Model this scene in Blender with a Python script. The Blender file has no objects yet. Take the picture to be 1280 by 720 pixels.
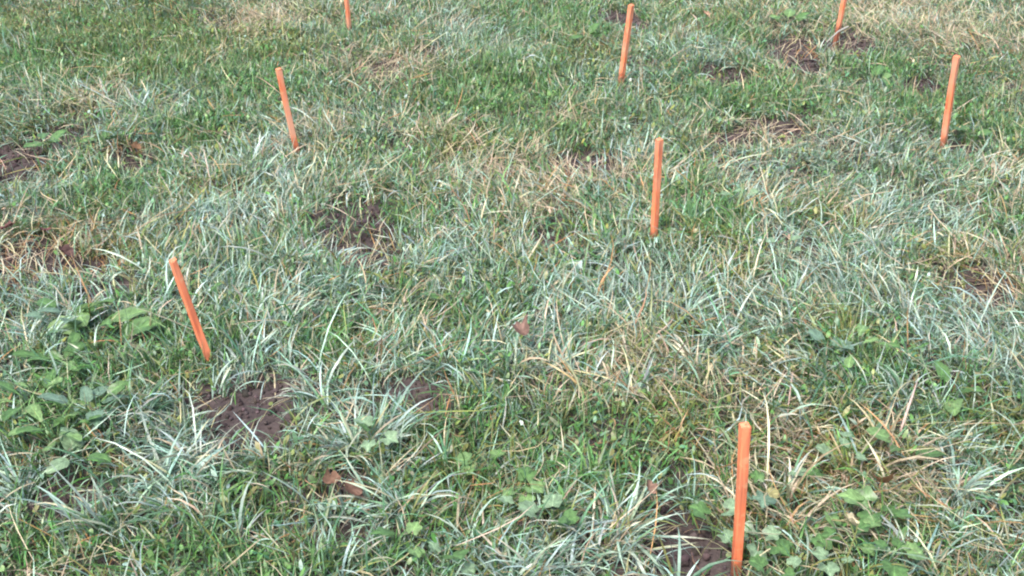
import bpy, math
import numpy as np
from mathutils import Matrix, Vector

rng = np.random.default_rng(20240)
scene = bpy.context.scene
COL = scene.collection

# ------------------------------------------------------------------ camera
FPX, CH, PITCH, ROLL, YAW, CX, CY = 1403.705, 1.29492, 0.5047498, 0.0080851, 0.0116166, 0.613176, -2.004232
Fv = np.array([math.sin(YAW)*math.cos(PITCH), math.cos(YAW)*math.cos(PITCH), -math.sin(PITCH)])
R0 = np.array([math.cos(YAW), -math.sin(YAW), 0.0]); U0 = np.cross(R0, Fv)
Rv = R0*math.cos(ROLL)+U0*math.sin(ROLL); Uv = -R0*math.sin(ROLL)+U0*math.cos(ROLL)
CPOS = np.array([CX, CY, CH])
cam_d = bpy.data.cameras.new("camera"); cam = bpy.data.objects.new("camera", cam_d); COL.objects.link(cam)
cam_d.sensor_fit = 'HORIZONTAL'; cam_d.sensor_width = 36.0; cam_d.lens = FPX/1280*36.0
cam_d.clip_start = 0.05; cam_d.clip_end = 1000
cam.matrix_world = Matrix(((Rv[0], Uv[0], -Fv[0], CX), (Rv[1], Uv[1], -Fv[1], CY), (Rv[2], Uv[2], -Fv[2], CH), (0, 0, 0, 1)))
scene.camera = cam

# ------------------------------------------------------------------ sky, sun, exposure (overcast autumn day)
SUN_EL, SUN_AZ = math.radians(58), math.radians(215)      # azimuth clockwise from +Y
world = bpy.data.worlds.new("World"); scene.world = world; world.use_nodes = True
wn = world.node_tree.nodes; wl = world.node_tree.links
sky = wn.new("ShaderNodeTexSky"); sky.sky_type = 'NISHITA'; sky.sun_disc = False
sky.sun_elevation = SUN_EL; sky.sun_rotation = SUN_AZ
sky.air_density = 1.0; sky.dust_density = 4.0; sky.ozone_density = 1.0
wn["Background"].inputs["Strength"].default_value = 0.125
wl.new(sky.outputs[0], wn["Background"].inputs["Color"])
sun_d = bpy.data.lights.new("sun", 'SUN'); sun_d.energy = 1.5; sun_d.angle = math.radians(18); sun_d.color = (1.0, 0.97, 0.93)
sun = bpy.data.objects.new("sun", sun_d); COL.objects.link(sun)
sdir = Vector((math.sin(SUN_AZ)*math.cos(SUN_EL), math.cos(SUN_AZ)*math.cos(SUN_EL), math.sin(SUN_EL)))
sun.rotation_euler = sdir.to_track_quat('Z', 'Y').to_euler(); sun.location = (0, 0, 6)
vs = scene.view_settings
vs.view_transform = 'Standard'; vs.look = 'None'; vs.gamma = 1.0; vs.use_curve_mapping = False
vs.exposure = 1.52

# ------------------------------------------------------------------ helpers
def vnoise(x, y, freq, seed):
    """value noise in 0..1"""
    g = np.random.default_rng(seed).random((256, 256))
    X = np.asarray(x)*freq+37.3; Y = np.asarray(y)*freq+91.7
    xi = np.floor(X).astype(int); yi = np.floor(Y).astype(int)
    fx = X-xi; fy = Y-yi
    fx = fx*fx*(3-2*fx); fy = fy*fy*(3-2*fy)
    a = g[xi % 256, yi % 256]; b = g[(xi+1) % 256, yi % 256]; c = g[xi % 256, (yi+1) % 256]; d = g[(xi+1) % 256, (yi+1) % 256]
    return (a*(1-fx)+b*fx)*(1-fy)+(c*(1-fx)+d*fx)*fy
def fbm(x, y, freq, seed):
    return (vnoise(x, y, freq, seed)*4+vnoise(x, y, freq*2.1, seed+1)*2+vnoise(x, y, freq*4.3, seed+2))/7
def sstep(a, b, x):
    t = np.clip((x-a)/(b-a), 0, 1); return t*t*(3-2*t)

def at(u, v, z=0.0):
    """photo pixel -> point of the level z"""
    d = Fv+Rv*(u-640)/FPX-Uv*(v-360)/FPX
    return CPOS+d*((z-CH)/d[2])
def in_view(x, y, m=60):
    dx, dy, dz = x-CX, y-CY, -CH
    z = dx*Fv[0]+dy*Fv[1]+dz*Fv[2]; z = np.maximum(z, .05)
    u = 640+FPX*(dx*Rv[0]+dy*Rv[1]+dz*Rv[2])/z; v = 360-FPX*(dx*Uv[0]+dy*Uv[1]+dz*Uv[2])/z
    return (u > -m) & (u < 1280+m) & (v > -m*1.2) & (v < 720+m*1.6)

# ------------------------------------------------------------------ what grows where (patches read off the photograph, laid on the ground)
PATCH = {
 'soil': [(322, 512, 64, 48, 1.0), (535, 480, 26, 22), (850, 655, 72, 42, 1.0), (890, 690, 55, 35, 1.0), (445, 276, 72, 26, .86), (470, 312, 26, 15, .8), (20, 186, 48, 19, 1.0), (85, 158, 40, 9),
          (165, 188, 28, 9), (965, 150, 30, 11, 1.0), (915, 163, 34, 10, 1.0), (995, 62, 32, 24, 1.0), (905, 85, 32, 12), (1062, 52, 28, 14, 1.0), (1160, 100, 36, 11, 1.0), (772, 18, 30, 12, 1.0),
          (735, 195, 38, 9), (1240, 350, 38, 15), (100, 612, 48, 24), (680, 285, 22, 9), (430, 592, 26, 18), (1200, 175, 16, 8), (480, 75, 30, 8), (30, 310, 34, 16), (95, 322, 46, 14),
          (440, 655, 24, 12), (135, 352, 22, 8), (1175, 460, 16, 8), (545, 60, 22, 6)],
 'straw': [(1130, 25, 130, 40), (640, 212, 90, 26), (910, 480, 75, 50), (1010, 590, 80, 70), (1090, 640, 90, 50), (740, 210, 60, 18), (960, 165, 80, 22), (1240, 350, 60, 40), (480, 80, 70, 25),
           (680, 250, 50, 20), (720, 470, 60, 30), (560, 165, 60, 18), (50, 300, 90, 30), (820, 440, 60, 30), (400, 165, 40, 20), (330, 20, 70, 20), (470, 310, 40, 20), (660, 640, 40, 25), (1130, 570, 70, 40),
           (130, 120, 40, 18), (700, 140, 30, 15), (950, 640, 60, 40), (1000, 560, 70, 50), (1060, 600, 80, 50), (940, 530, 60, 40), (850, 480, 60, 40)],
 'pale': [(310, 250, 70, 110), (390, 340, 80, 50), (960, 215, 90, 28), (1060, 180, 90, 25), (660, 690, 110, 40), (860, 700, 90, 30), (450, 510, 60, 55), (560, 320, 120, 40), (800, 360, 110, 60),
          (1000, 340, 110, 50), (1130, 280, 100, 50), (60, 360, 90, 30), (40, 250, 60, 30), (380, 160, 60, 30), (600, 50, 70, 26), (250, 540, 80, 50), (250, 590, 90, 40), (420, 650, 60, 40),
          (1180, 560, 90, 60), (900, 410, 80, 45), (200, 130, 70, 30), (800, 170, 30, 40), (750, 90, 60, 24), (640, 420, 80, 40), (1210, 660, 80, 50), (30, 450, 60, 50), (820, 620, 50, 30), (1210, 430, 80, 50),
          (330, 420, 60, 50), (880, 55, 60, 25), (180, 290, 70, 30)],
 'green': [(100, 60, 120, 45), (250, 160, 50, 24), (875, 250, 46, 46), (640, 115, 110, 55), (745, 560, 95, 55), (280, 700, 150, 35), (940, 105, 80, 28), (1090, 80, 60, 20), (560, 400, 70, 40), (500, 270, 60, 20),
           (1190, 130, 70, 40), (80, 500, 90, 70), (230, 430, 60, 40), (130, 240, 60, 24), (570, 620, 80, 40), (420, 420, 60, 30), (1080, 440, 50, 35), (920, 40, 40, 20), (690, 20, 70, 25), (540, 540, 60, 40), (330, 610, 60, 40),
           (300, 90, 60, 30), (1180, 470, 50, 25), (60, 690, 80, 40), (1140, 660, 60, 40), (210, 80, 50, 40)],
 'olive': [(1050, 270, 40, 26), (865, 405, 36, 24), (790, 430, 50, 26), (1010, 255, 30, 16), (570, 590, 36, 30), (850, 520, 50, 32), (1190, 320, 50, 24), (1260, 520, 40, 40), (1060, 545, 60, 40), (500, 345, 30, 22), (230, 75, 30, 12),
           (860, 300, 40, 12), (150, 310, 50, 26), (570, 180, 40, 16), (260, 240, 26, 16), (920, 330, 40, 20), (170, 90, 30, 14), (1060, 410, 40, 24), (740, 70, 40, 14), (340, 60, 60, 20), (970, 440, 40, 24), (60, 30, 160, 40, .6), (230, 40, 130, 35, .5)],
 'brown': [(1000, 560, 70, 34), (1080, 610, 60, 34), (950, 560, 30, 20), (50, 295, 70, 22), (100, 318, 60, 20), (1105, 600, 30, 22), (540, 515, 30, 16), (685, 240, 26, 16), (85, 322, 70, 20), (20, 300, 50, 24), (165, 185, 30, 12), (1000, 540, 50, 26), (1245, 345, 34, 18), (860, 540, 36, 18), (590, 600, 26, 22), (420, 605, 40, 20), (790, 445, 40, 18)],
}
PG = {}
for k, L in PATCH.items():
    PG[k] = []
    for (u, v, ru, rv, *st_) in L:
        c = at(u, v); a = at(u+ru, v); t = at(u, v-rv); b = at(u, v+rv)
        rx = abs(a[0]-c[0]); ry = abs(t[1]-b[1])/2; y0 = (t[1]+b[1])/2
        if k == 'soil': ry += 0.022+.012*max(0, min(1, y0)); y0 -= 0.018+.006*max(0, min(1, y0)); rx += 0.008
        PG[k].append((c[0], y0, rx, ry, st_[0] if st_ else (.93 if k == 'soil' else 1)))
def fields(x, y):
    """patch strengths 0..1 at ground points"""
    out = {}
    w1 = (fbm(x, y, 9, 5)-.5); w2 = (vnoise(x, y, 30, 9)-.5)
    known = sstep(.25, 0, np.maximum(np.abs(x-.66)-(1.05+.48*(y+.6)), 0)+np.maximum(y-3.1, 0)+np.maximum(-.75-y, 0))
    for i, k in enumerate(PG):
        f = np.zeros_like(x)
        soft = (1.28, .72) if k == 'soil' else (1.5, .45)
        for (x0, y0, rx, ry, amp) in PG[k]:
            d = np.sqrt(((x-x0)/rx)**2+((y-y0)/ry)**2)+1.3*w1+.7*w2
            f = np.maximum(f, amp*sstep(soft[0], soft[1], d))
        n = fbm(x, y, 2.3 if k != 'soil' else 3.2, 100+11*i)
        g = sstep(.56, .68, n) if k != 'soil' else sstep(.69, .73, n)
        out[k] = np.clip(f+g*(1-known)+(0.35*sstep(.55, .7, n) if k != 'soil' else 0)*known, 0, 1)
    return out

G0 = -0.028
def ground_h(x, y, soil=None):
    h = G0+.030*(fbm(x, y, 2.2, 300)-.5)+.046*(fbm(x, y, 7, 310)-.5)+.012*(vnoise(x, y, 22, 320)-.5)+.006*(vnoise(x, y, 60, 330)-.5)
    far = sstep(3.5, 9, np.hypot(x-.7, y-1.0))
    h = h*(1-far)+far*(G0+.3*(fbm(x, y, .12, 340)-.5))
    if soil is not None: h = h-.014*soil+.010*soil*(vnoise(x, y, 75, 350)-.5)
    return h

# ------------------------------------------------------------------ materials
def new_mat(name):
    m = bpy.data.materials.new(name); m.use_nodes = True
    return m, m.node_tree.nodes, m.node_tree.links, m.node_tree.nodes["Principled BSDF"]
def foliage_mat(name, rough, spec, trans, noise_scale=220):
    m, n, l, p = new_mat(name)
    at_ = n.new("ShaderNodeAttribute"); at_.attribute_name = "Col"
    tc = n.new("ShaderNodeTexCoord"); no = n.new("ShaderNodeTexNoise"); no.inputs["Scale"].default_value = noise_scale; no.inputs["Detail"].default_value = 2
    l.new(tc.outputs["Object"], no.inputs["Vector"])
    mr = n.new("ShaderNodeMapRange"); mr.inputs["From Min"].default_value = .3; mr.inputs["From Max"].default_value = .7; mr.inputs["To Min"].default_value = .78; mr.inputs["To Max"].default_value = 1.22
    l.new(no.outputs["Fac"], mr.inputs["Value"])
    mx = n.new("ShaderNodeVectorMath"); mx.operation = 'SCALE'
    l.new(at_.outputs["Color"], mx.inputs[0]); l.new(mr.outputs[0], mx.inputs["Scale"])
    l.new(mx.outputs[0], p.inputs["Base Color"]); p.inputs["Roughness"].default_value = rough
    p.inputs["Specular IOR Level"].default_value = spec
    tr = n.new("ShaderNodeBsdfTranslucent"); l.new(mx.outputs[0], tr.inputs["Color"])
    ms = n.new("ShaderNodeMixShader"); ms.inputs[0].default_value = trans
    l.new(p.outputs[0], ms.inputs[1]); l.new(tr.outputs[0], ms.inputs[2]); l.new(ms.outputs[0], n["Material Output"].inputs["Surface"])
    return m
M_GRASS = foliage_mat("grass_blade", .38, .5, .22)
M_DRY = foliage_mat("dry_blade", .6, .3, .22)
M_LEAF = foliage_mat("weed_leaf", .38, .5, .25, 9)
M_COVER = foliage_mat("turf_leaflet", .42, .5, .25, 90)
# pale midrib and side veins, in the leaf's own frame
n, l = M_LEAF.node_tree.nodes, M_LEAF.node_tree.links
tc = [q_ for q_ in n if q_.bl_idname == "ShaderNodeTexCoord"][0]; scl = [q_ for q_ in n if q_.bl_idname == "ShaderNodeVectorMath"][0]; mr0 = [q_ for q_ in n if q_.bl_idname == "ShaderNodeMapRange"][0]
def mth(op, a, b=None):
    m_ = n.new("ShaderNodeMath"); m_.operation = op
    for i_, v_ in enumerate((a, b)):
        if v_ is None: continue
        if isinstance(v_, (int, float)): m_.inputs[i_].default_value = v_
        else: l.new(v_, m_.inputs[i_])
    return m_.outputs[0]
sx = n.new("ShaderNodeSeparateXYZ"); l.new(tc.outputs["Object"], sx.inputs[0])
ax = mth('ABSOLUTE', sx.outputs["X"])
rib = mth('LESS_THAN', ax, .022)
side = mth('LESS_THAN', mth('PINGPONG', mth('SUBTRACT', sx.outputs["Y"], mth('MULTIPLY', ax, .9)), .075), .008)
vein = mth('MULTIPLY_ADD', mth('MAXIMUM', rib, side), .45); n[vein.node.name].inputs[2].default_value = 1.0
l.new(mth('MULTIPLY', mr0.outputs[0], vein), scl.inputs["Scale"])
M_DEAD = foliage_mat("dead_leaf", .7, .25, .1, 120)

M_GROUND, n, l, p = new_mat("soil")
tc = n.new("ShaderNodeTexCoord")
n1 = n.new("ShaderNodeTexNoise"); n1.inputs["Scale"].default_value = 7; n1.inputs["Detail"].default_value = 6
n2 = n.new("ShaderNodeTexNoise"); n2.inputs["Scale"].default_value = 130; n2.inputs["Detail"].default_value = 4
cr = n.new("ShaderNodeValToRGB"); e = cr.color_ramp.elements
e[0].position = .3; e[0].color = (.026, .020, .020, 1); e[1].position = .70; e[1].color = (.098, .076, .073, 1)
mixf = n.new("ShaderNodeMath"); mixf.operation = 'MULTIPLY_ADD'; mixf.inputs[1].default_value = .5
hf = n.new("ShaderNodeMath"); hf.operation = 'MULTIPLY'; hf.inputs[1].default_value = .5
l.new(tc.outputs["Object"], n1.inputs["Vector"]); l.new(tc.outputs["Object"], n2.inputs["Vector"])
l.new(n1.outputs["Fac"], hf.inputs[0]); l.new(n2.outputs["Fac"], mixf.inputs[0]); l.new(hf.outputs[0], mixf.inputs[2])
l.new(mixf.outputs[0], cr.inputs["Fac"])
# far beyond the built blades the sheet takes the meadow's own green
sep = n.new("ShaderNodeVectorMath"); sep.operation = 'DISTANCE'; sep.inputs[1].default_value = (.7, 1.0, 0)
l.new(tc.outputs["Object"], sep.inputs[0])
fr = n.new("ShaderNodeMapRange"); fr.inputs["From Min"].default_value = 5.5; fr.inputs["From Max"].default_value = 8.5
l.new(sep.outputs["Value"], fr.inputs["Value"])
gr = n.new("ShaderNodeValToRGB"); e = gr.color_ramp.elements
e[0].position = .35; e[0].color = (.05, .085, .03, 1); e[1].position = .7; e[1].color = (.16, .19, .11, 1)
l.new(mixf.outputs[0], gr.inputs["Fac"])
mc = n.new("ShaderNodeMix"); mc.data_type = 'RGBA'
l.new(fr.outputs[0], mc.inputs["Factor"]); l.new(cr.outputs[0], mc.inputs["A"]); l.new(gr.outputs[0], mc.inputs["B"])
l.new(mc.outputs["Result"], p.inputs["Base Color"]); p.inputs["Roughness"].default_value = .95; p.inputs["Specular IOR Level"].default_value = .2
bp = n.new("ShaderNodeBump"); bp.inputs["Strength"].default_value = .6; bp.inputs["Distance"].default_value = .004
l.new(n2.outputs["Fac"], bp.inputs["Height"]); l.new(bp.outputs[0], p.inputs["Normal"])

M_CLOD = foliage_mat("soil_crumb", .95, .15, 0.0, 300)

def stake_mat():
    m, n, l, p = new_mat("orange_painted_wood")
    tc = n.new("ShaderNodeTexCoord"); mp = n.new("ShaderNodeMapping"); mp.inputs["Scale"].default_value = (120, 120, 9)
    oi = n.new("ShaderNodeObjectInfo"); ad = n.new("ShaderNodeVectorMath"); ad.operation = 'ADD'
    l.new(tc.outputs["Object"], ad.inputs[0]); l.new(oi.outputs["Location"], ad.inputs[1]); l.new(ad.outputs[0], mp.inputs["Vector"])
    gn = n.new("ShaderNodeTexNoise"); gn.inputs["Scale"].default_value = 1; gn.inputs["Detail"].default_value = 4; l.new(mp.outputs[0], gn.inputs["Vector"])
    cr = n.new("ShaderNodeValToRGB"); e = cr.color_ramp.elements
    e[0].position = .28; e[0].color = (.40, .08, .04, 1); e[1].position = .56; e[1].color = (.78, .22, .098, 1)
    l.new(gn.outputs["Fac"], cr.inputs["Fac"])
    # worn blotches where the bare wood shows
    wn_ = n.new("ShaderNodeTexNoise"); wn_.inputs["Scale"].default_value = 42; wn_.inputs["Detail"].default_value = 5; wn_.inputs["Roughness"].default_value = .7; l.new(ad.outputs[0], wn_.inputs["Vector"])
    wr = n.new("ShaderNodeMapRange"); wr.inputs["From Min"].default_value = .56; wr.inputs["From Max"].default_value = .68; wr.inputs["To Max"].default_value = .65; l.new(wn_.outputs["Fac"], wr.inputs["Value"])
    mx = n.new("ShaderNodeMix"); mx.data_type = 'RGBA'; mx.inputs["B"].default_value = (.66, .36, .19, 1)
    l.new(wr.outputs[0], mx.inputs["Factor"]); l.new(cr.outputs[0], mx.inputs["A"])
    # mud splashes near the foot
    sx = n.new("ShaderNodeSeparateXYZ"); l.new(tc.outputs["Object"], sx.inputs[0])
    zz = n.new("ShaderNodeMath"); zz.operation = 'MULTIPLY_ADD'; zz.inputs[1].default_value = -.10; l.new(wn_.outputs["Fac"], zz.inputs[0]); l.new(sx.outputs["Z"], zz.inputs[2])
    mr = n.new("ShaderNodeMapRange"); mr.inputs["From Min"].default_value = -.012; mr.inputs["From Max"].default_value = -.045; mr.inputs["To Max"].default_value = .8; l.new(zz.outputs[0], mr.inputs["Value"])
    m2 = n.new("ShaderNodeMix"); m2.data_type = 'RGBA'; m2.inputs["B"].default_value = (.16, .07, .045, 1)
    we = n.new("ShaderNodeAttribute"); we.attribute_type = 'OBJECT'; we.attribute_name = "wear"
    wv = n.new("ShaderNodeTexNoise"); wv.inputs["Scale"].default_value = 16; wv.inputs["Detail"].default_value = 5; l.new(ad.outputs[0], wv.inputs["Vector"])
    wm = n.new("ShaderNodeMath"); wm.operation = 'MULTIPLY'; wq = n.new("ShaderNodeMapRange"); wq.inputs["From Min"].default_value = .35; wq.inputs["From Max"].default_value = .65; l.new(wv.outputs["Fac"], wq.inputs["Value"])
    l.new(wq.outputs[0], wm.inputs[0]); l.new(we.outputs["Fac"], wm.inputs[1])
    fd = n.new("ShaderNodeMix"); fd.data_type = 'RGBA'; fd.inputs["B"].default_value = (.56, .29, .19, 1); l.new(wm.outputs[0], fd.inputs["Factor"]); l.new(mx.outputs["Result"], fd.inputs["A"])
    l.new(mr.outputs[0], m2.inputs["Factor"]); l.new(fd.outputs["Result"], m2.inputs["A"]); l.new(m2.outputs["Result"], p.inputs["Base Color"])
    p.inputs["Roughness"].default_value = .55; p.inputs["Specular IOR Level"].default_value = .3
    b = n.new("ShaderNodeBump"); b.inputs["Strength"].default_value = .35; b.inputs["Distance"].default_value = .001; l.new(gn.outputs["Fac"], b.inputs["Height"]); l.new(b.outputs[0], p.inputs["Normal"])
    return m
M_STAKE = stake_mat()
M_END, n, l, p = new_mat("stake_end_grain"); p.inputs["Roughness"].default_value = .7
no = n.new("ShaderNodeTexNoise"); no.inputs["Scale"].default_value = 260; cr = n.new("ShaderNodeValToRGB"); e = cr.color_ramp.elements
e[0].position = .35; e[0].color = (.50, .14, .06, 1); e[1].position = .65; e[1].color = (.72, .26, .13, 1)
tc = n.new("ShaderNodeTexCoord"); l.new(tc.outputs["Object"], no.inputs["Vector"]); l.new(no.outputs["Fac"], cr.inputs["Fac"]); l.new(cr.outputs[0], p.inputs["Base Color"])

# ------------------------------------------------------------------ ground sheet
def tag(o, label=None, cat=None, group=None, kind=None):
    if label: o["label"] = label
    if cat: o["category"] = cat
    if group: o["group"] = group
    if kind: o["kind"] = kind
    return o
def raw_mesh(name, verts, loops, starts, colors=None, smooth=False):
    me = bpy.data.meshes.new(name)
    me.vertices.add(len(verts)); me.vertices.foreach_set("co", np.ascontiguousarray(verts, np.float32).ravel())
    me.loops.add(len(loops)); me.loops.foreach_set("vertex_index", np.ascontiguousarray(loops, np.int32))
    me.polygons.add(len(starts)); me.polygons.foreach_set("loop_start", np.ascontiguousarray(starts, np.int32))
    if smooth: me.polygons.foreach_set("use_smooth", np.ones(len(starts), bool))
    me.update(calc_edges=True)
    if colors is not None:
        a = me.attributes.new("Col", 'FLOAT_COLOR', 'POINT')
        a.data.foreach_set("color", np.c_[colors, np.ones(len(colors))].astype(np.float32).ravel())
    return me
def link(name, me, mat, parent=None):
    if mat and not me.materials: me.materials.append(mat)
    o = bpy.data.objects.new(name, me); COL.objects.link(o)
    if parent: o.parent = parent
    return o
def axis(lo, hi, step, reach):
    mid = np.arange(lo, hi+1e-6, step); k = np.cumsum(step*1.28**np.arange(1, 40)); k = k[k < reach]
    return np.r_[(lo-k)[::-1], mid, hi+k]
gx = axis(-2.4, 3.8, .018, 120); gy = axis(-1.2, 3.9, .018, 120)
XX, YY = np.meshgrid(gx, gy, indexing='ij'); xf, yf = XX.ravel(), YY.ravel()
fs = fields(xf, yf)
Z = ground_h(xf, yf, fs['soil'])
nx, ny = len(gx), len(gy)
idx = np.arange(nx*ny).reshape(nx, ny)
q = np.stack([idx[:-1, :-1], idx[1:, :-1], idx[1:, 1:], idx[:-1, 1:]], -1).reshape(-1, 4)
g = link("ground", raw_mesh("ground", np.c_[xf, yf, Z], q.ravel(), np.arange(len(q))*4, smooth=True), M_GROUND)
tag(g, "dark crumbly meadow soil showing through gaps in the grass", "ground", kind="structure")

# ------------------------------------------------------------------ grass blades
def blades(P, az, L, W, th0, bend, lat, cb, ct, nseg, twist):
    """ribbons: base points P, heading az, length L, width W, start lean th0, added bend, sideways curl lat, base/tip colours"""
    N = len(az); K = nseg
    vs_ = np.zeros((N, 2*K+1, 3), np.float32); cs = np.zeros((N, 2*K+1, 3), np.float32)
    p = P.copy()
    for k in range(K+1):
        t = k/K
        a = az+lat*t*t
        th = np.minimum(th0+bend*t**1.2, 2.5)
        T = np.stack([np.sin(th)*np.sin(a), np.sin(th)*np.cos(a), np.cos(th)], 1)
        S = np.stack([np.cos(a), -np.sin(a), np.zeros(N)], 1)
        Nn = np.cross(S, T)
        tw = twist*t
        S2 = S*np.cos(tw)[:, None]+Nn*np.sin(tw)[:, None]
        w = W*(.62+.9*t*(1-t)*1.6)*np.clip((1-t)*2.6, 0, 1)**.7*.5
        c = cb*(1-t)+ct*t
        if k < K:
            vs_[:, 2*k] = p-S2*w[:, None]; vs_[:, 2*k+1] = p+S2*w[:, None]; cs[:, 2*k] = c; cs[:, 2*k+1] = c
        else:
            vs_[:, 2*K] = p; cs[:, 2*K] = c
        p = p+T*(L/K)[:, None]
        fl = ground_h(p[:, 0], p[:, 1])+.004+.010*t
        p[:, 2] = np.maximum(p[:, 2], fl)
    base = []
    starts = []; c0 = 0
    for k in range(K-1):
        base += [2*k, 2*k+1, 2*k+3, 2*k+2]; starts.append(c0); c0 += 4
    base += [2*K-2, 2*K-1, 2*K]; starts.append(c0); c0 += 3
    off = (np.arange(N)*(2*K+1))[:, None]
    loops = (np.array(base)[None, :]+off).ravel()
    st = (np.array(starts)[None, :]+(np.arange(N)*c0)[:, None]).ravel()
    return vs_.reshape(-1, 3), loops, st, cs.reshape(-1, 3)
def join(parts):
    V, Lp, S, C = [], [], [], []; vo = lo = 0
    for (v, l_, s, c) in parts:
        V.append(v); Lp.append(l_+vo); S.append(s+lo); C.append(c); vo += len(v); lo += len(l_)
    return np.concatenate(V), np.concatenate(Lp), np.concatenate(S), np.concatenate(C)

CLS = ['pale', 'mid', 'fresh', 'olive', 'straw', 'brown']
ALB = np.array([(.270, .385, .315), (.084, .180, .098), (.088, .200, .056), (.145, .172, .046), (.39, .33, .225), (.30, .175, .080)])
def classes(x, y, f, tilt):
    w = np.tile(np.array(tilt, float), (len(x), 1))
    w[:, 0] *= np.exp(1.5*f['pale']-.9*f['green']-.8*f['olive']-.3*f['straw'])
    w[:, 1] *= np.exp(.3*f['green']-.5*f['straw'])
    w[:, 2] *= np.exp(1.7*f['green']-.5*f['pale'])
    w[:, 3] *= np.exp(2.0*f['olive']+.5*f['green'])
    w[:, 4] *= np.exp(1.7*f['straw']-.7*f['green'])
    w[:, 5] *= np.exp(2.6*f['brown'])
    w /= w.sum(1, keepdims=True)
    return np.minimum((rng.random(len(x))[:, None] > np.cumsum(w, 1)).sum(1), 5)
def colours(c):
    N = len(c); col = ALB[c]*np.exp(np.clip(rng.normal(-.03, .34, N), -1, .5))[:, None]*np.exp(rng.normal(0, .07, (N, 3)))
    tip = col*rng.uniform(.9, 1.25, N)[:, None]; base = col*np.array([1.0, 1.0, .95])
    d = rng.random(N) < .2; k = rng.uniform(.3, .9, N)[:, None]
    tip = np.where(d[:, None], tip*(1-k)+ALB[4]*k, tip)
    return np.clip(base, .01, .6), np.clip(tip, .01, .6)

X0, X1, Y0, Y1 = -2.6, 4.0, -1.3, 4.2
AREA = (X1-X0)*(Y1-Y0)
def scatter(density, keep_out):
    N = int(AREA*density); x = rng.uniform(X0, X1, N); y = rng.uniform(Y0, Y1, N)
    k = in_view(x, y) | (rng.random(N) < keep_out)
    return x[k], y[k]

STAKES = [  # foot pixel, (top pixel, level of the visible foot), turn, label
 ((263, 452), (216, 325, 0), 38, "bright orange wooden stake leaning over, just behind a patch of bare dark soil"),
 ((370, 184), (348, 86, 0), 25, "weathered orange stake with worn paint, leaning in short pale green grass"),
 ((437, 38), (426, -75, 0), 50, "faded pinkish orange stake standing in short even grass with no bare soil"),
 ((920, 712), (931, 531, -.032), 12, "upright orange stake rising from dark soil among lobed weed leaves"),
 ((817, 299), (824, 174, 0), 30, "upright orange stake beside a lush bright green grass clump"),
 ((776, 102), (789, 6, 0), 42, "slanted orange stake with a small dark soil spot behind its top"),
 ((1179, 180), (1196, 70, 0), 47, "slanted orange stake whose upper part stands before a strip of bare soil"),
 ((1047, 40), (1065, -48, 0), 35, "orange stake beside a pale broken stalk at the edge of straw-coloured grass"),
]
SB = [at(*s[0], s[1][2]) for s in STAKES]
def above(B, u, v):
    """the point over B, in the upright plane square to the view, that pixel u, v looks at"""
    d = Fv+Rv*(u-640)/FPX-Uv*(v-360)/FPX; h = np.array([Fv[0], Fv[1], 0])
    return CPOS+d*((B-CPOS)@h)/(d@h)-B
def clear_of_stakes(x, y, r=.018, front=.10):
    """few tall blades right in front of a stake's foot"""
    k = np.ones(len(x), bool)
    for b in SB:
        k &= ~((np.abs(x-b[0]) < r) & (y > b[1]-front) & (y < b[1]+.012))
    return k

parts = []; dry_parts = []
def mown(x, y):
    """the sward is rank by the first stakes and shorter further out, in uneven patches"""
    return 1-(.40*sstep(.1, 1.7, y))*(.55+.9*sstep(.35, .65, fbm(x, y, 1.7, 88)))+.12*(fbm(x, y, 5, 89)-.5)
# 1. fine undergrowth
x, y = scatter(24500, .07)
f = fields(x, y)
dens = (1-.99*f['soil'])*(.32+.68*sstep(.36, .58, fbm(x, y, 12, 41)))*(1-.35*f['straw'])
k = rng.random(len(x)) < dens; x, y = x[k], y[k]; f = {a: b[k] for a, b in f.items()}
N = len(x); c = classes(x, y, f, (.16, .36, .26, .12, .08, .02)); cb, ct = colours(c)
L = rng.lognormal(math.log(.043), .32, N)*(1+.25*f['green'])
parts.append(blades(np.c_[x, y, ground_h(x, y, f['soil'])], rng.uniform(0, 6.283, N), L, rng.uniform(.0016, .0034, N), rng.uniform(.05, .9, N), rng.uniform(.3, 1.7, N), rng.normal(0, .6, N), cb, ct, 2, rng.normal(0, .7, N)))

# 2. loose medium blades, combed by a slow direction field
def dirfield(x, y): return 6.283*2*fbm(x, y, 1.6, 71)
x, y = scatter(7200, .16)
f = fields(x, y)
k = (rng.random(len(x)) < (1-1.0*f['soil'])*(.28+.72*sstep(.40, .58, fbm(x, y, 8, 43)))*(1-.25*f['green'])) & clear_of_stakes(x, y, .02, .06)
x, y = x[k], y[k]; f = {a: b[k] for a, b in f.items()}
N = len(x); c = classes(x, y, f, (.33, .31, .13, .09, .12, .02)); cb, ct = colours(c)
L = rng.lognormal(math.log(.082), .30, N)*(1-.2*f['green'])*mown(x, y)
parts.append(blades(np.c_[x, y, ground_h(x, y, f['soil'])], dirfield(x, y)+rng.normal(0, 1.1, N), L, rng.uniform(.0021, .0046, N), rng.uniform(.2, 1.2, N), rng.uniform(.5, 1.7, N), rng.normal(0, .5, N), cb, ct, 4, rng.normal(0, .9, N)))

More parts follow.
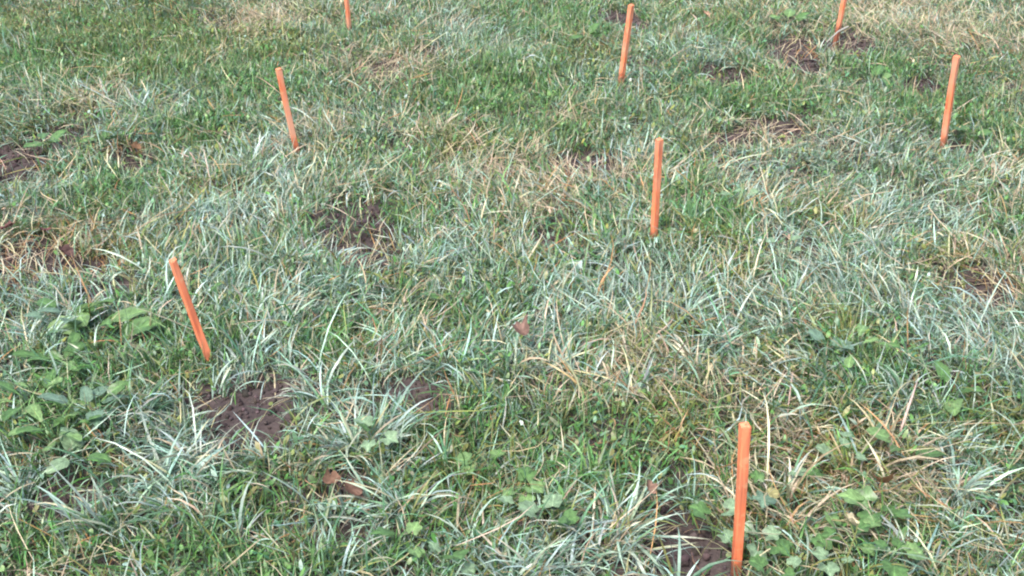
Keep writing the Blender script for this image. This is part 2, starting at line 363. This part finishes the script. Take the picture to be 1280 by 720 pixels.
# 3. tufts: fans of longer blades
TUFT = [  # pixel, blades, length, class weights, spread
 (440, 540, 70, .15, 'pale'), (470, 525, 55, .14, 'pale'), (645, 708, 60, .14, 'pale'), (690, 700, 50, .14, 'pale'), (850, 712, 60, .14, 'pale'), (1050, 290, 60, .10, 'olive'),
 (945, 505, 50, .15, 'straw'), (1000, 520, 40, .13, 'straw'), (790, 470, 50, .12, 'pale'), (365, 345, 60, .13, 'pale'), (130, 640, 60, .14, 'pale'), (420, 665, 55, .14, 'pale'), (300, 450, 60, .13, 'pale'),
 (838, 215, 30, .15, 'pale'), (868, 265, 80, .13, 'green'), (880, 285, 60, .10, 'green'), (740, 580, 80, .10, 'green'), (1100, 590, 40, .12, 'straw'), (1060, 570, 50, .12, 'olive'), (250, 560, 70, .16, 'pale'), (210, 590, 60, .15, 'pale'),
 (600, 310, 50, .12, 'pale'), (1020, 220, 50, .12, 'pale'), (940, 240, 60, .12, 'pale'), (260, 470, 50, .12, 'pale'), (60, 400, 60, .14, 'pale'), (470, 155, 26, .15, 'pale'), (640, 60, 40, .13, 'pale'), (1130, 470, 50, .12, 'pale'),
 (1200, 600, 60, .14, 'pale'), (980, 390, 60, .13, 'pale'), (860, 370, 60, .13, 'pale'), (700, 390, 60, .13, 'pale'), (570, 440, 60, .13, 'mid'), (330, 560, 40, .11, 'pale'), (400, 480, 40, .13, 'pale'), (780, 640, 50, .13, 'pale'),
 (1000, 640, 46, .15, 'straw'), (985, 600, 40, .14, 'straw'), (1150, 690, 50, .14, 'pale'), (30, 600, 50, .15, 'pale'), (560, 560, 40, .13, 'mid'), (1180, 500, 40, .11, 'green'), (930, 545, 40, .12, 'olive'), (1110, 545, 40, .13, 'straw'),
 (120, 430, 50, .13, 'mid'), (640, 450, 50, .14, 'mid'), (180, 500, 50, .13, 'mid'), (500, 620, 60, .14, 'pale'), (590, 660, 40, .13, 'mid'), (1240, 690, 50, .14, 'pale'), (760, 660, 40, .14, 'straw'), (740, 240, 50, .11, 'mid'), (660, 230, 40, .11, 'straw'),
]
TW = {'pale': (.66, .20, .03, .02, .08, .01), 'green': (.10, .38, .42, .07, .03, .0), 'olive': (.14, .2, .2, .36, .08, .02), 'straw': (.22, .10, .03, .08, .53, .04), 'mid': (.34, .44, .12, .04, .05, .01)}
tx, ty, tn, tl, tcx = [], [], [], [], []
for (u, v, nb, ln, kd) in TUFT:
    b = at(u, v+14); tx.append(b[0]); ty.append(b[1]); tn.append(nb); tl.append(ln); tcx.append(kd)
rx_, ry_ = scatter(23, .45)
fr_ = fields(rx_, ry_); keep = rng.random(len(rx_)) < 1-fr_['soil']
rx_, ry_ = rx_[keep], ry_[keep]; fr_ = {a: b[keep] for a, b in fr_.items()}
for i in range(len(rx_)):
    tx.append(rx_[i]); ty.append(ry_[i]); tn.append(int(rng.integers(14, 46))); tl.append(rng.uniform(.075, .135)*(1-.15*fr_['green'][i])); 
    wts = np.array([.9+2.2*fr_['pale'][i]-.5*fr_['green'][i], .25+2*fr_['green'][i], .12+2*fr_['olive'][i], .14+2*fr_['straw'][i], .75])
    tcx.append(['pale', 'green', 'olive', 'straw', 'mid'][rng.choice(5, p=np.clip(wts, .05, 9)/np.clip(wts, .05, 9).sum())])
tn = (np.array(tn)*1.15).astype(int); rep = np.repeat(np.arange(len(tn)), tn); N = len(rep)
tx, ty, tl = np.array(tx), np.array(ty), np.array(tl)
r = np.abs(rng.normal(0, .034, N)); a0 = rng.uniform(0, 6.283, N)
x = tx[rep]+r*np.sin(a0); y = ty[rep]+r*np.cos(a0)
f = fields(x, y)
tlean = rng.uniform(0, 6.283, len(tn))
az = a0+rng.normal(0, .5, N); sw = rng.random(N) < .6; az = np.where(sw, tlean[rep]+rng.normal(0, .8, N), az)
c = np.zeros(N, int)
for kd, wt in TW.items():
    s = np.array([q_ == kd for q_ in tcx])[rep]
    c[s] = np.minimum((rng.random(s.sum())[:, None] > np.cumsum(wt)[None, :]).sum(1), 5)
cb, ct = colours(c)
L = .66*mown(x, y)*tl[rep]*np.exp(rng.normal(0, .30, N))
k = (f['soil'] < .5) & clear_of_stakes(x, y, .024, .13)
P = np.c_[x, y, ground_h(x, y)]
parts.append(blades(P[k], az[k], L[k], rng.uniform(.0026, .0054, N)[k], (rng.uniform(.1, .9, N)+r*7)[k], rng.uniform(.6, 2.0, N)[k], rng.normal(0, .5, N)[k], cb[k], ct[k], 5, rng.normal(0, .8, N)[k]))

# 3b. small leaflets and moss shoots of the turf
x, y = scatter(5200, .08)
f = fields(x, y)
k = rng.random(len(x)) < (.25+.6*f['green']+.6*f['olive']+.5*sstep(.5, .65, fbm(x, y, 4, 47)))*(1-.95*f['soil'])*(1-.5*f['straw'])
x, y = x[k], y[k]; f = {a: b[k] for a, b in f.items()}
N = len(x); c = classes(x, y, f, (.05, .40, .34, .19, .02, .0)); cb, ct = colours(c)
cover = blades(np.c_[x, y, ground_h(x, y, f['soil'])+rng.uniform(.004, .034, N)], rng.uniform(0, 6.283, N), rng.lognormal(math.log(.015), .3, N), rng.uniform(.005, .011, N), rng.uniform(.5, 1.3, N), rng.uniform(-.2, .9, N), rng.normal(0, .3, N), cb*1.1, ct*1.1, 3, rng.normal(0, .4, N))

# 4. dry thatch lying between the blades
x, y = scatter(2600, .2)
f = fields(x, y)
k = rng.random(len(x)) < (.20+1.0*f['straw']+.2*f['pale']+.9*f['brown'])*(1-.55*f['soil'])*(1-.5*f['green'])
x, y = x[k], y[k]; f = {a: b[k] for a, b in f.items()}
N = len(x); c = classes(x, y, f, (.22, .0, .0, .05, .60, .12)); cb, ct = colours(c)
dry_parts.append(blades(np.c_[x, y, ground_h(x, y, f['soil'])+rng.uniform(.005, .035, N)*(1-f['soil'])], dirfield(x, y)+rng.normal(0, 1.3, N), rng.lognormal(math.log(.085), .35, N), rng.uniform(.0014, .0034, N), rng.uniform(.9, 1.6, N), rng.uniform(-.2, .7, N), rng.normal(0, .8, N), cb, ct, 4, rng.normal(0, .9, N)))

# 5. the meadow going on outside the frame, coarser with distance
N = 60000
rr = np.sqrt(rng.uniform(0, 1, N))*8.5; aa = rng.uniform(0, 6.283, N); x = .7+rr*np.sin(aa); y = 1+rr*np.cos(aa)
k = ~((x > X0) & (x < X1) & (y > Y0) & (y < Y1)); x, y = x[k], y[k]; N = len(x); f = fields(x, y)
c = classes(x, y, f, (.25, .35, .18, .08, .12, .02)); cb, ct = colours(c)
parts.append(blades(np.c_[x, y, ground_h(x, y)], rng.uniform(0, 6.283, N), rng.lognormal(math.log(.09), .3, N), rng.uniform(.005, .009, N), rng.uniform(.2, 1.0, N), rng.uniform(.4, 1.5, N), rng.normal(0, .5, N), cb, ct, 3, rng.normal(0, .9, N)))

V, Lp, S, C = join(parts)
o = link("grass", raw_mesh("grass", V, Lp, S, C), M_GRASS)
tag(o, "rough autumn meadow grass, bluish pale blades and tufts over fine green turf", "grass", kind="stuff")
o = link("ground_cover", raw_mesh("ground_cover", *cover), M_COVER)
tag(o, "tiny green leaflets and moss shoots low in the turf", "ground cover", kind="stuff")
V, Lp, S, C = join(dry_parts)
o = link("dry_grass", raw_mesh("dry_grass", V, Lp, S, C), M_DRY)
tag(o, "straw-coloured withered blades lying flat among the green grass", "dry grass", kind="stuff")

# ------------------------------------------------------------------ soil crumbs in the bare patches
phi = (1+5**.5)/2
ico = np.array([(-1, phi, 0), (1, phi, 0), (-1, -phi, 0), (1, -phi, 0), (0, -1, phi), (0, 1, phi), (0, -1, -phi), (0, 1, -phi), (phi, 0, -1), (phi, 0, 1), (-phi, 0, -1), (-phi, 0, 1)])/math.sqrt(1+phi*phi)
icf = np.array([(0, 11, 5), (0, 5, 1), (0, 1, 7), (0, 7, 10), (0, 10, 11), (1, 5, 9), (5, 11, 4), (11, 10, 2), (10, 7, 6), (7, 1, 8), (3, 9, 4), (3, 4, 2), (3, 2, 6), (3, 6, 8), (3, 8, 9), (4, 9, 5), (2, 4, 11), (6, 2, 10), (8, 6, 7), (9, 8, 1)])
x, y = scatter(7500, .04); f = fields(x, y)
k = (f['soil'] > .35) & (rng.random(len(x)) < .75); x, y = x[k], y[k]; s = f['soil'][k]; N = len(x)
size = np.minimum(rng.lognormal(math.log(.0036), .55, N), .0095)
V = ico[None]*rng.uniform(.65, 1.2, (N, 12, 1))*size[:, None, None]*rng.uniform(.7, 1.3, (N, 1, 3))
V = V+np.c_[x, y, ground_h(x, y, s)+size*.3][:, None, :]
cc = np.array([(.062, .047, .046)])*np.exp(np.clip(rng.normal(0, .4, N), -1, .6))[:, None]*np.exp(rng.normal(0, .05, (N, 3)))
loops = (icf[None]+(np.arange(N)*12)[:, None, None]).ravel()
o = link("soil_crumbs", raw_mesh("soil_crumbs", V.reshape(-1, 3), loops, np.arange(N*20)*3, np.repeat(cc, 12, 0), smooth=True), M_CLOD)
tag(o, "loose dark soil crumbs scattered over the bare patches", "soil", kind="stuff")

# ------------------------------------------------------------------ stakes
def stake(spec, B, seed):
    (px, tp, turn, label) = spec; lean = above(B, tp[0], tp[1])
    r_ = np.random.default_rng(seed); w = r_.uniform(.0072, .0084); ch = .0016; depth = .16
    top = np.array([lean[0], lean[1], lean[2]]); axis_ = top/np.linalg.norm(top); Lt = np.linalg.norm(top)
    sect = np.array([(-w, -w+ch), (-w+ch, -w), (w-ch, -w), (w, -w+ch), (w, w-ch), (w-ch, w), (-w+ch, w), (-w, w-ch)])
    ts = [-depth, -.10]+list(np.linspace(-.05, Lt-.002, 9))+[Lt]
    V = []; F = []
    bow = r_.normal(0, .0012, 2)
    for i, t in enumerate(ts):
        sc_ = .12 if i == 0 else (1-.10 if i == len(ts)-1 else 1.0)
        jit = r_.normal(0, .00035 if i < len(ts)-2 else .0008, (8, 2)); u = max(t, 0)/Lt
        ofs = bow*math.sin(u*math.pi)
        for j in range(8):
            tz = t+(sect[j, 0]*.10*r_.uniform(.6, 1.2)+sect[j, 1]*.06 if i >= len(ts)-2 else 0)
            V.append((sect[j, 0]*sc_+jit[j, 0]+ofs[0], sect[j, 1]*sc_+jit[j, 1]+ofs[1], tz))
    for i in range(len(ts)-1):
        for j in range(8):
            F.append((i*8+j, i*8+(j+1) % 8, (i+1)*8+(j+1) % 8, (i+1)*8+j))
    F.append(tuple(range(7, -1, -1))); F.append(tuple(range((len(ts)-1)*8, len(ts)*8)))
    me = bpy.data.meshes.new("stake"); me.from_pydata(V, [], F)
    me.materials.append(M_STAKE); me.materials.append(M_END); me.polygons[-1].material_index = 1
    for j in range(8): me.polygons[-3-j].material_index = 1
    me.update()
    o = bpy.data.objects.new("stake", me); o["wear"] = [.35, .9, 1.0, .3, .6, 1.0, .85, .85][seed-900]; COL.objects.link(o)
    q_ = Vector((0, 0, 1)).rotation_difference(Vector(axis_)).to_matrix().to_4x4()
    o.matrix_world = Matrix.Translation(Vector(B)) @ q_ @ Matrix.Rotation(math.radians(turn), 4, 'Z')
    return tag(o, label, "stake", "orange marker stakes set out in staggered rows")
for i, s in enumerate(STAKES): stake(s, SB[i], 900+i)

# ------------------------------------------------------------------ broad-leaved weeds
def leaf_mesh(kind, col, seed):
    """a leaf in its own frame: stalk end at the origin, blade along +Y, length 1; outline fan in two rings"""
    r_ = np.random.default_rng(seed); n_ = 18
    out = []
    for i in range(n_):
        a = 2*math.pi*i/n_
        if kind == 'oval': yy = .5-.5*math.cos(a); xx = .30*math.sin(a)*(1+.25*math.cos(a))*(1+r_.normal(0, .05))
        elif kind == 'spoon': yy = .5-.5*math.cos(a); xx = .25*math.sin(a)*(.75-.45*math.cos(a))*(1+r_.normal(0, .05))
        elif kind == 'round':
            rr = .46*(1+.09*math.cos(9*a)+r_.normal(0, .03))*(1-.55*math.exp(-((a if a < math.pi else a-2*math.pi)/.35)**2)); yy = .45-rr*math.cos(a); xx = rr*math.sin(a)*1.05
        else:   # lobed
            rr = .52*(.74+.30*abs(math.cos(2.5*(a-math.pi)))+r_.normal(0, .035))*(1-.6*math.exp(-((a if a < math.pi else a-2*math.pi)/.3)**2)); yy = .42-rr*math.cos(a); xx = rr*math.sin(a)
        out.append((xx, yy))
    cx_, cy_ = 0.0, .48
    V = [(cx_, cy_, 0)]; C = [1.25]
    for sc_, rz in ((.55, .02), (1.0, .0)):
        for (xx, yy) in out:
            X, Y = cx_+(xx-cx_)*sc_, cy_+(yy-cy_)*sc_
            V.append((X, Y, abs(X)*.22-.22*(Y-.4)**2+rz+r_.normal(0, .022)*sc_)); C.append(.95 if sc_ > .9 else 1.05)
    F = []
    for i in range(n_):
        j = (i+1) % n_; F.append((0, 1+i, 1+j)); F.append((1+i, 1+n_+i, 1+n_+j, 1+j))
    lp, st = [], []
    for f_ in F: st.append(len(lp)); lp += f_
    cols = np.array(col)[None]*np.array(C)[:, None]*np.exp(r_.normal(0, .17, (len(V), 1)))
    me = raw_mesh("leaf", np.array(V), np.array(lp), np.array(st), cols, smooth=True); me.materials.append(M_LEAF); return me
def stalk_mesh(pts, r0, col):
    V, lp, st = [], [], []
    pts = [Vector(p_) for p_ in pts]
    for i, p_ in enumerate(pts):
        for j in range(4):
            a = math.pi/2*j; V.append((p_.x+r0*math.cos(a), p_.y+r0*math.sin(a)*.7, p_.z+r0*math.sin(a)*.7))
    for i in range(len(pts)-1):
        for j in range(4):
            st.append(len(lp)); lp += [i*4+j, i*4+(j+1) % 4, i*4+4+(j+1) % 4, i*4+4+j]
    me = raw_mesh("stalk", np.array(V), np.array(lp), np.array(st), np.tile(np.array(col), (len(V), 1)), smooth=True); me.materials.append(M_LEAF); return me
LC = {'blue': (.13, .21, .14), 'green': (.08, .16, .05), 'light': (.14, .235, .085), 'yellow': (.22, .25, .055), 'pale': (.17, .255, .145)}
LEAF = {(k_, c_, i): leaf_mesh(k_, LC[c_], 40+i+7*j) for j, k_ in enumerate(('oval', 'spoon', 'round', 'lobed')) for c_ in LC for i in range(2)}
def weed(u, v, name, kind, colr, leaves, size, height, label, group=None):
    """leaves: pixel offsets are turned into spots on the ground round the root; each leaf stands on its own stalk"""
    b = at(u, v, .02); r_ = np.random.default_rng(int(u*7+v*13))
    zb = float(ground_h(np.array([b[0]]), np.array([b[1]]))[0])
    root = bpy.data.objects.new(name, None); root.empty_display_size = .02; COL.objects.link(root); root.location = (b[0], b[1], zb)
    tag(root, label, "weed", group)
    a0 = r_.uniform(0, 6.28)
    for i in range(leaves):
        a = a0+i*2.4+r_.normal(0, .3); rad = size*(.12+.55*math.sqrt(i/max(leaves, 1)))*(1.0 if leaves > 1 else .2)
        s_ = size*(.84 if kind in ('lobed', 'round') else 1)*r_.uniform(.65, 1.2); h_ = height*r_.uniform(.6, 1.0)
        base = Vector((rad*math.sin(a), rad*math.cos(a), h_))
        c_ = colr if r_.random() < .7 else ('green' if colr != 'green' else 'light')
        lf = link("leaf", LEAF[(kind, c_, int(r_.integers(2)))], M_LEAF, root)
        lf.location = base; lf.rotation_euler = (r_.uniform(-.15, .5), r_.normal(0, .25), -a+r_.normal(0, .3)); lf.scale = (s_*r_.uniform(.85, 1.1), s_, s_)
        # stalk runs from the root to the leaf, in the leaf's own frame
        inv = lf.rotation_euler.to_matrix().inverted()
        def loc(w_): 
            d_ = inv @ (Vector(w_)-base); return (d_.x/lf.scale.x, d_.y/lf.scale.y, d_.z/lf.scale.z)
        st = link("stalk", stalk_mesh([loc((0, 0, .0)), loc((base.x*.45, base.y*.45, h_*.7)), (0, .03, 0)], .0011/s_, LC['light']), M_LEAF, lf)
W_ = [
 (120, 408, 'oval', 'green', 6, .085, .065, "broad oval-leaved weed standing behind and left of the strongly leaning stake's foot"),
 (82, 392, 'oval', 'blue', 6, .065, .060, "bluish oval-leaved weed close behind the broad green one"),
 (80, 440, 'spoon', 'green', 8, .060, .055, "spoon-leaved green weed in the grass beside the leaning stake"),
 (112, 515, 'oval', 'blue', 8, .062, .060, "dull bluish weed with a cluster of wide leaves"),
 (90, 578, 'oval', 'pale', 3, .065, .060, "low weed with two pale leaves spread flat beside thin soil"),
 (68, 545, 'spoon', 'green', 8, .060, .055, "green weed with narrow upright leaves next to the flat pale-leaved weed"),
 (40, 500, 'spoon', 'light', 8, .060, .055, "light green spoon-leaved weed at the grassy edge"),
 (465, 552, 'lobed', 'pale', 4, .052, .075, "pale lobed weed rising through the long grass right of the round soil patch"),
 (597, 562, 'round', 'light', 3, .042, .065, "light green round-leaved weed in fine turf"),
 (515, 680, 'lobed', 'light', 3, .045, .065, "light lobed weed in front of the orange-brown dead leaf"),
 (560, 700, 'lobed', 'pale', 3, .045, .065, "pale lobed weed beside long arching blades"),
 (655, 606, 'lobed', 'light', 4, .045, .065, "light green lobed weed at the foot of the dark green turf"),
 (690, 648, 'round', 'pale', 5, .045, .070, "pale round-leaved weed among long whitish blades"),
 (640, 638, 'lobed', 'pale', 3, .042, .060, "small pale lobed weed beside the round-leaved one"),
 (896, 645, 'lobed', 'pale', 5, .040, .060, "pale lobed weed on the dark soil just left of the upright stake"),
 (952, 665, 'lobed', 'pale', 5, .042, .055, "pale lobed weed on the soil just right of the upright stake"),
 (957, 613, 'lobed', 'blue', 4, .042, .060, "bluish lobed weed behind the upright stake among straw"),
 (1010, 598, 'lobed', 'pale', 3, .038, .055, "small pale lobed weed under bent straw blades"),
 (1055, 572, 'round', 'pale', 4, .045, .070, "round-leaved pale weed beside straw-coloured tufts"),
 (1060, 668, 'lobed', 'light', 6, .048, .070, "full light green lobed weed in a mat of straw"),
 (1095, 645, 'lobed', 'green', 5, .045, .065, "green lobed weed beside the withered brown clump"),
 (1112, 698, 'round', 'light', 4, .045, .065, "light round-leaved weed in front of the straw mat"),
 (1040, 700, 'lobed', 'pale', 4, .042, .060, "pale lobed weed at the edge of the bare soil"),
 (972, 722, 'round', 'pale', 4, .045, .060, "pale round-leaved weed at the very foot of the upright stake's soil"),
 (1195, 485, 'oval', 'green', 3, .055, .065, "glossy dark green weed with one arched leaf"),
 (1040, 440, 'round', 'blue', 4, .048, .065, "bluish round-leaved weed amid pale tangled blades"),
 (1072, 446, 'spoon', 'light', 4, .055, .070, "light green weed with upright leaves next to the bluish one"),
 (1127, 560, 'oval', 'light', 3, .050, .070, "light oval-leaved weed standing in straw tufts"),
 (508, 362, 'spoon', 'yellow', 3, .070, .070, "yellow-green weed with one upright leaf below the bare soil strip"),
 (925, 250, 'round', 'pale', 3, .045, .065, "pale round-leaved weed in long bluish grass behind the lush green clump"),
 (985, 305, 'round', 'pale', 3, .042, .060, "small pale round-leaved weed in long matted grass"),
 (250, 378, 'spoon', 'pale', 3, .050, .060, "pale narrow-leaved weed right beside the leaning stake"),
 (735, 45, 'oval', 'green', 4, .060, .055, "green oval-leaved weed behind short turf near the slanted stake"),
 (1095, 95, 'oval', 'green', 5, .060, .055, "dark leafy weed between two bare soil strips"),
 (985, 24, 'oval', 'green', 6, .065, .060, "dark green leafy clump behind bare soil"),
 (1215, 165, 'round', 'green', 5, .055, .055, "bright green weed beside the slanted stake's foot"),
 (55, 175, 'oval', 'green', 5, .060, .050, "dark leafy weed at the rim of the bare soil"),
 (130, 170, 'oval', 'light', 4, .055, .050, "light leafy weed between two strips of bare soil"),
]
for (u, v, kd, cl, nl, sz, ht, lb) in W_:
    weed(u, v, {'oval': 'broadleaf_weed', 'spoon': 'plantain_weed', 'round': 'round_leaved_weed', 'lobed': 'lobed_weed'}[kd], kd, cl, nl, sz, ht, lb, "weeds growing through the grass")

# ------------------------------------------------------------------ fallen leaves
def fallen(u, v, size, col, curl, turn, z, label):
    b = at(u, v, z); r_ = np.random.default_rng(int(u+v*3)); n_ = 20; V = [(0, 0, 0)]
    for sc_ in (.55, 1.0):
        for i in range(n_):
            a = 2*math.pi*i/n_; rr = (.44+.05*abs(math.cos(2.5*a))+r_.normal(0, .05))*sc_
            X, Y = rr*math.sin(a)*.8, rr*math.cos(a)
            V.append((X, Y, curl*(X*X*2.2+.6*Y*Y)+r_.normal(0, .03)*sc_))
    lp, st = [], []
    for i in range(n_):
        j = (i+1) % n_
        for f_ in ((0, 1+i, 1+j), (1+i, 1+n_+i, 1+n_+j, 1+j)): st.append(len(lp)); lp += f_
    cols = np.array(col)[None]*np.exp(r_.normal(0, .22, (len(V), 1)))
    me = raw_mesh("fallen_leaf", np.array(V)*size, np.array(lp), np.array(st), cols, smooth=True); me.materials.append(M_DEAD)
    o = link("fallen_leaf", me, M_DEAD); o.location = tuple(b); o.rotation_euler = (r_.uniform(.1, .7), r_.normal(0, .3), math.radians(turn))
    tag(o, label, "fallen leaf", "dead leaves lying in the grass")
    stp = link("leaf_stalk", stalk_mesh([(0, -.42*size, .02*size), (.04*size, -.62*size, .03*size), (.12*size, -.85*size, .09*size)], .0009, np.array(col)*.7), M_DEAD, o)
for a_ in [
 (653, 414, .045, (.16, .10, .08), 1.6, 20, .045, "curled pinkish brown dead leaf lying alone in open grass"),
 (413, 600, .036, (.15, .085, .055), .8, 130, .035, "orange-brown dead leaf below the round bare soil patch"),
 (440, 612, .038, (.12, .07, .05), .9, 60, .025, "dark brown dead leaf beside the orange-brown one"),
 (80, 316, .045, (.075, .040, .036), 1.1, 80, .012, "reddish brown dead leaf lying on the patch of red-brown litter"),
 (55, 288, .042, (.12, .045, .045), .6, 200, .015, "dark red dead leaf behind the patch of red-brown litter"),
 (10, 284, .042, (.12, .055, .05), .6, 310, .012, "dull red-brown dead leaf at the outer edge of the red-brown litter"),
 (170, 184, .036, (.16, .09, .05), .8, 100, .02, "orange-brown dead leaf by thin bare soil among leafy weeds"),
 (882, 18, .040, (.28, .18, .12), .8, 45, .035, "pale orange dead leaf in short grass behind the soil spots"),
 (1104, 603, .045, (.20, .10, .05), 1.0, 150, .05, "withered brown leaf hanging in the straw clump"),
 (812, 610, .030, (.18, .11, .08), .9, 10, .04, "small brown dead leaf behind the dark soil by the upright stake"),
 (1062, 652, .034, (.42, .37, .24), .9, 75, .06, "small cream-coloured dead leaf resting on lobed weed leaves"),
 (965, 618, .024, (.28, .26, .12), .7, 75, .055, "small yellow dead leaf close by the upright stake"),
]: fallen(*a_)

# pale broken stalk by the far stake, small pale bud
def rod(name, p0, p1, r0, col, mat, label, cat, bow=.01):
    a, b = Vector(p0), Vector(p1); m_ = (a+b)/2+Vector((0, 0, bow)); mid = Vector(a)
    d = (b-a); pts = [(0, 0, 0), tuple((m_-mid)*.5+d*.12*0), tuple(m_-mid), tuple(d)]
    me = stalk_mesh([(0, 0, 0), tuple(m_-mid), tuple(d)], r0, col); me.materials.clear(); me.materials.append(mat)
    o = link(name, me, mat); o.location = a; return tag(o, label, cat)
rod("broken_stalk", at(1034, 52, .0), at(1060, 33, .03), .0042, (.38, .36, .31), M_DRY, "thick pale broken plant stalk lying against the stake by straw grass", "stalk")

# ------------------------------------------------------------------ render settings
scene.render.engine = 'CYCLES'
scene.cycles.max_bounces = 6; scene.cycles.diffuse_bounces = 3; scene.cycles.transmission_bounces = 3; scene.cycles.transparent_max_bounces = 4
scene.cycles.use_denoising = True
scene.cycles.filter_width = 2.1
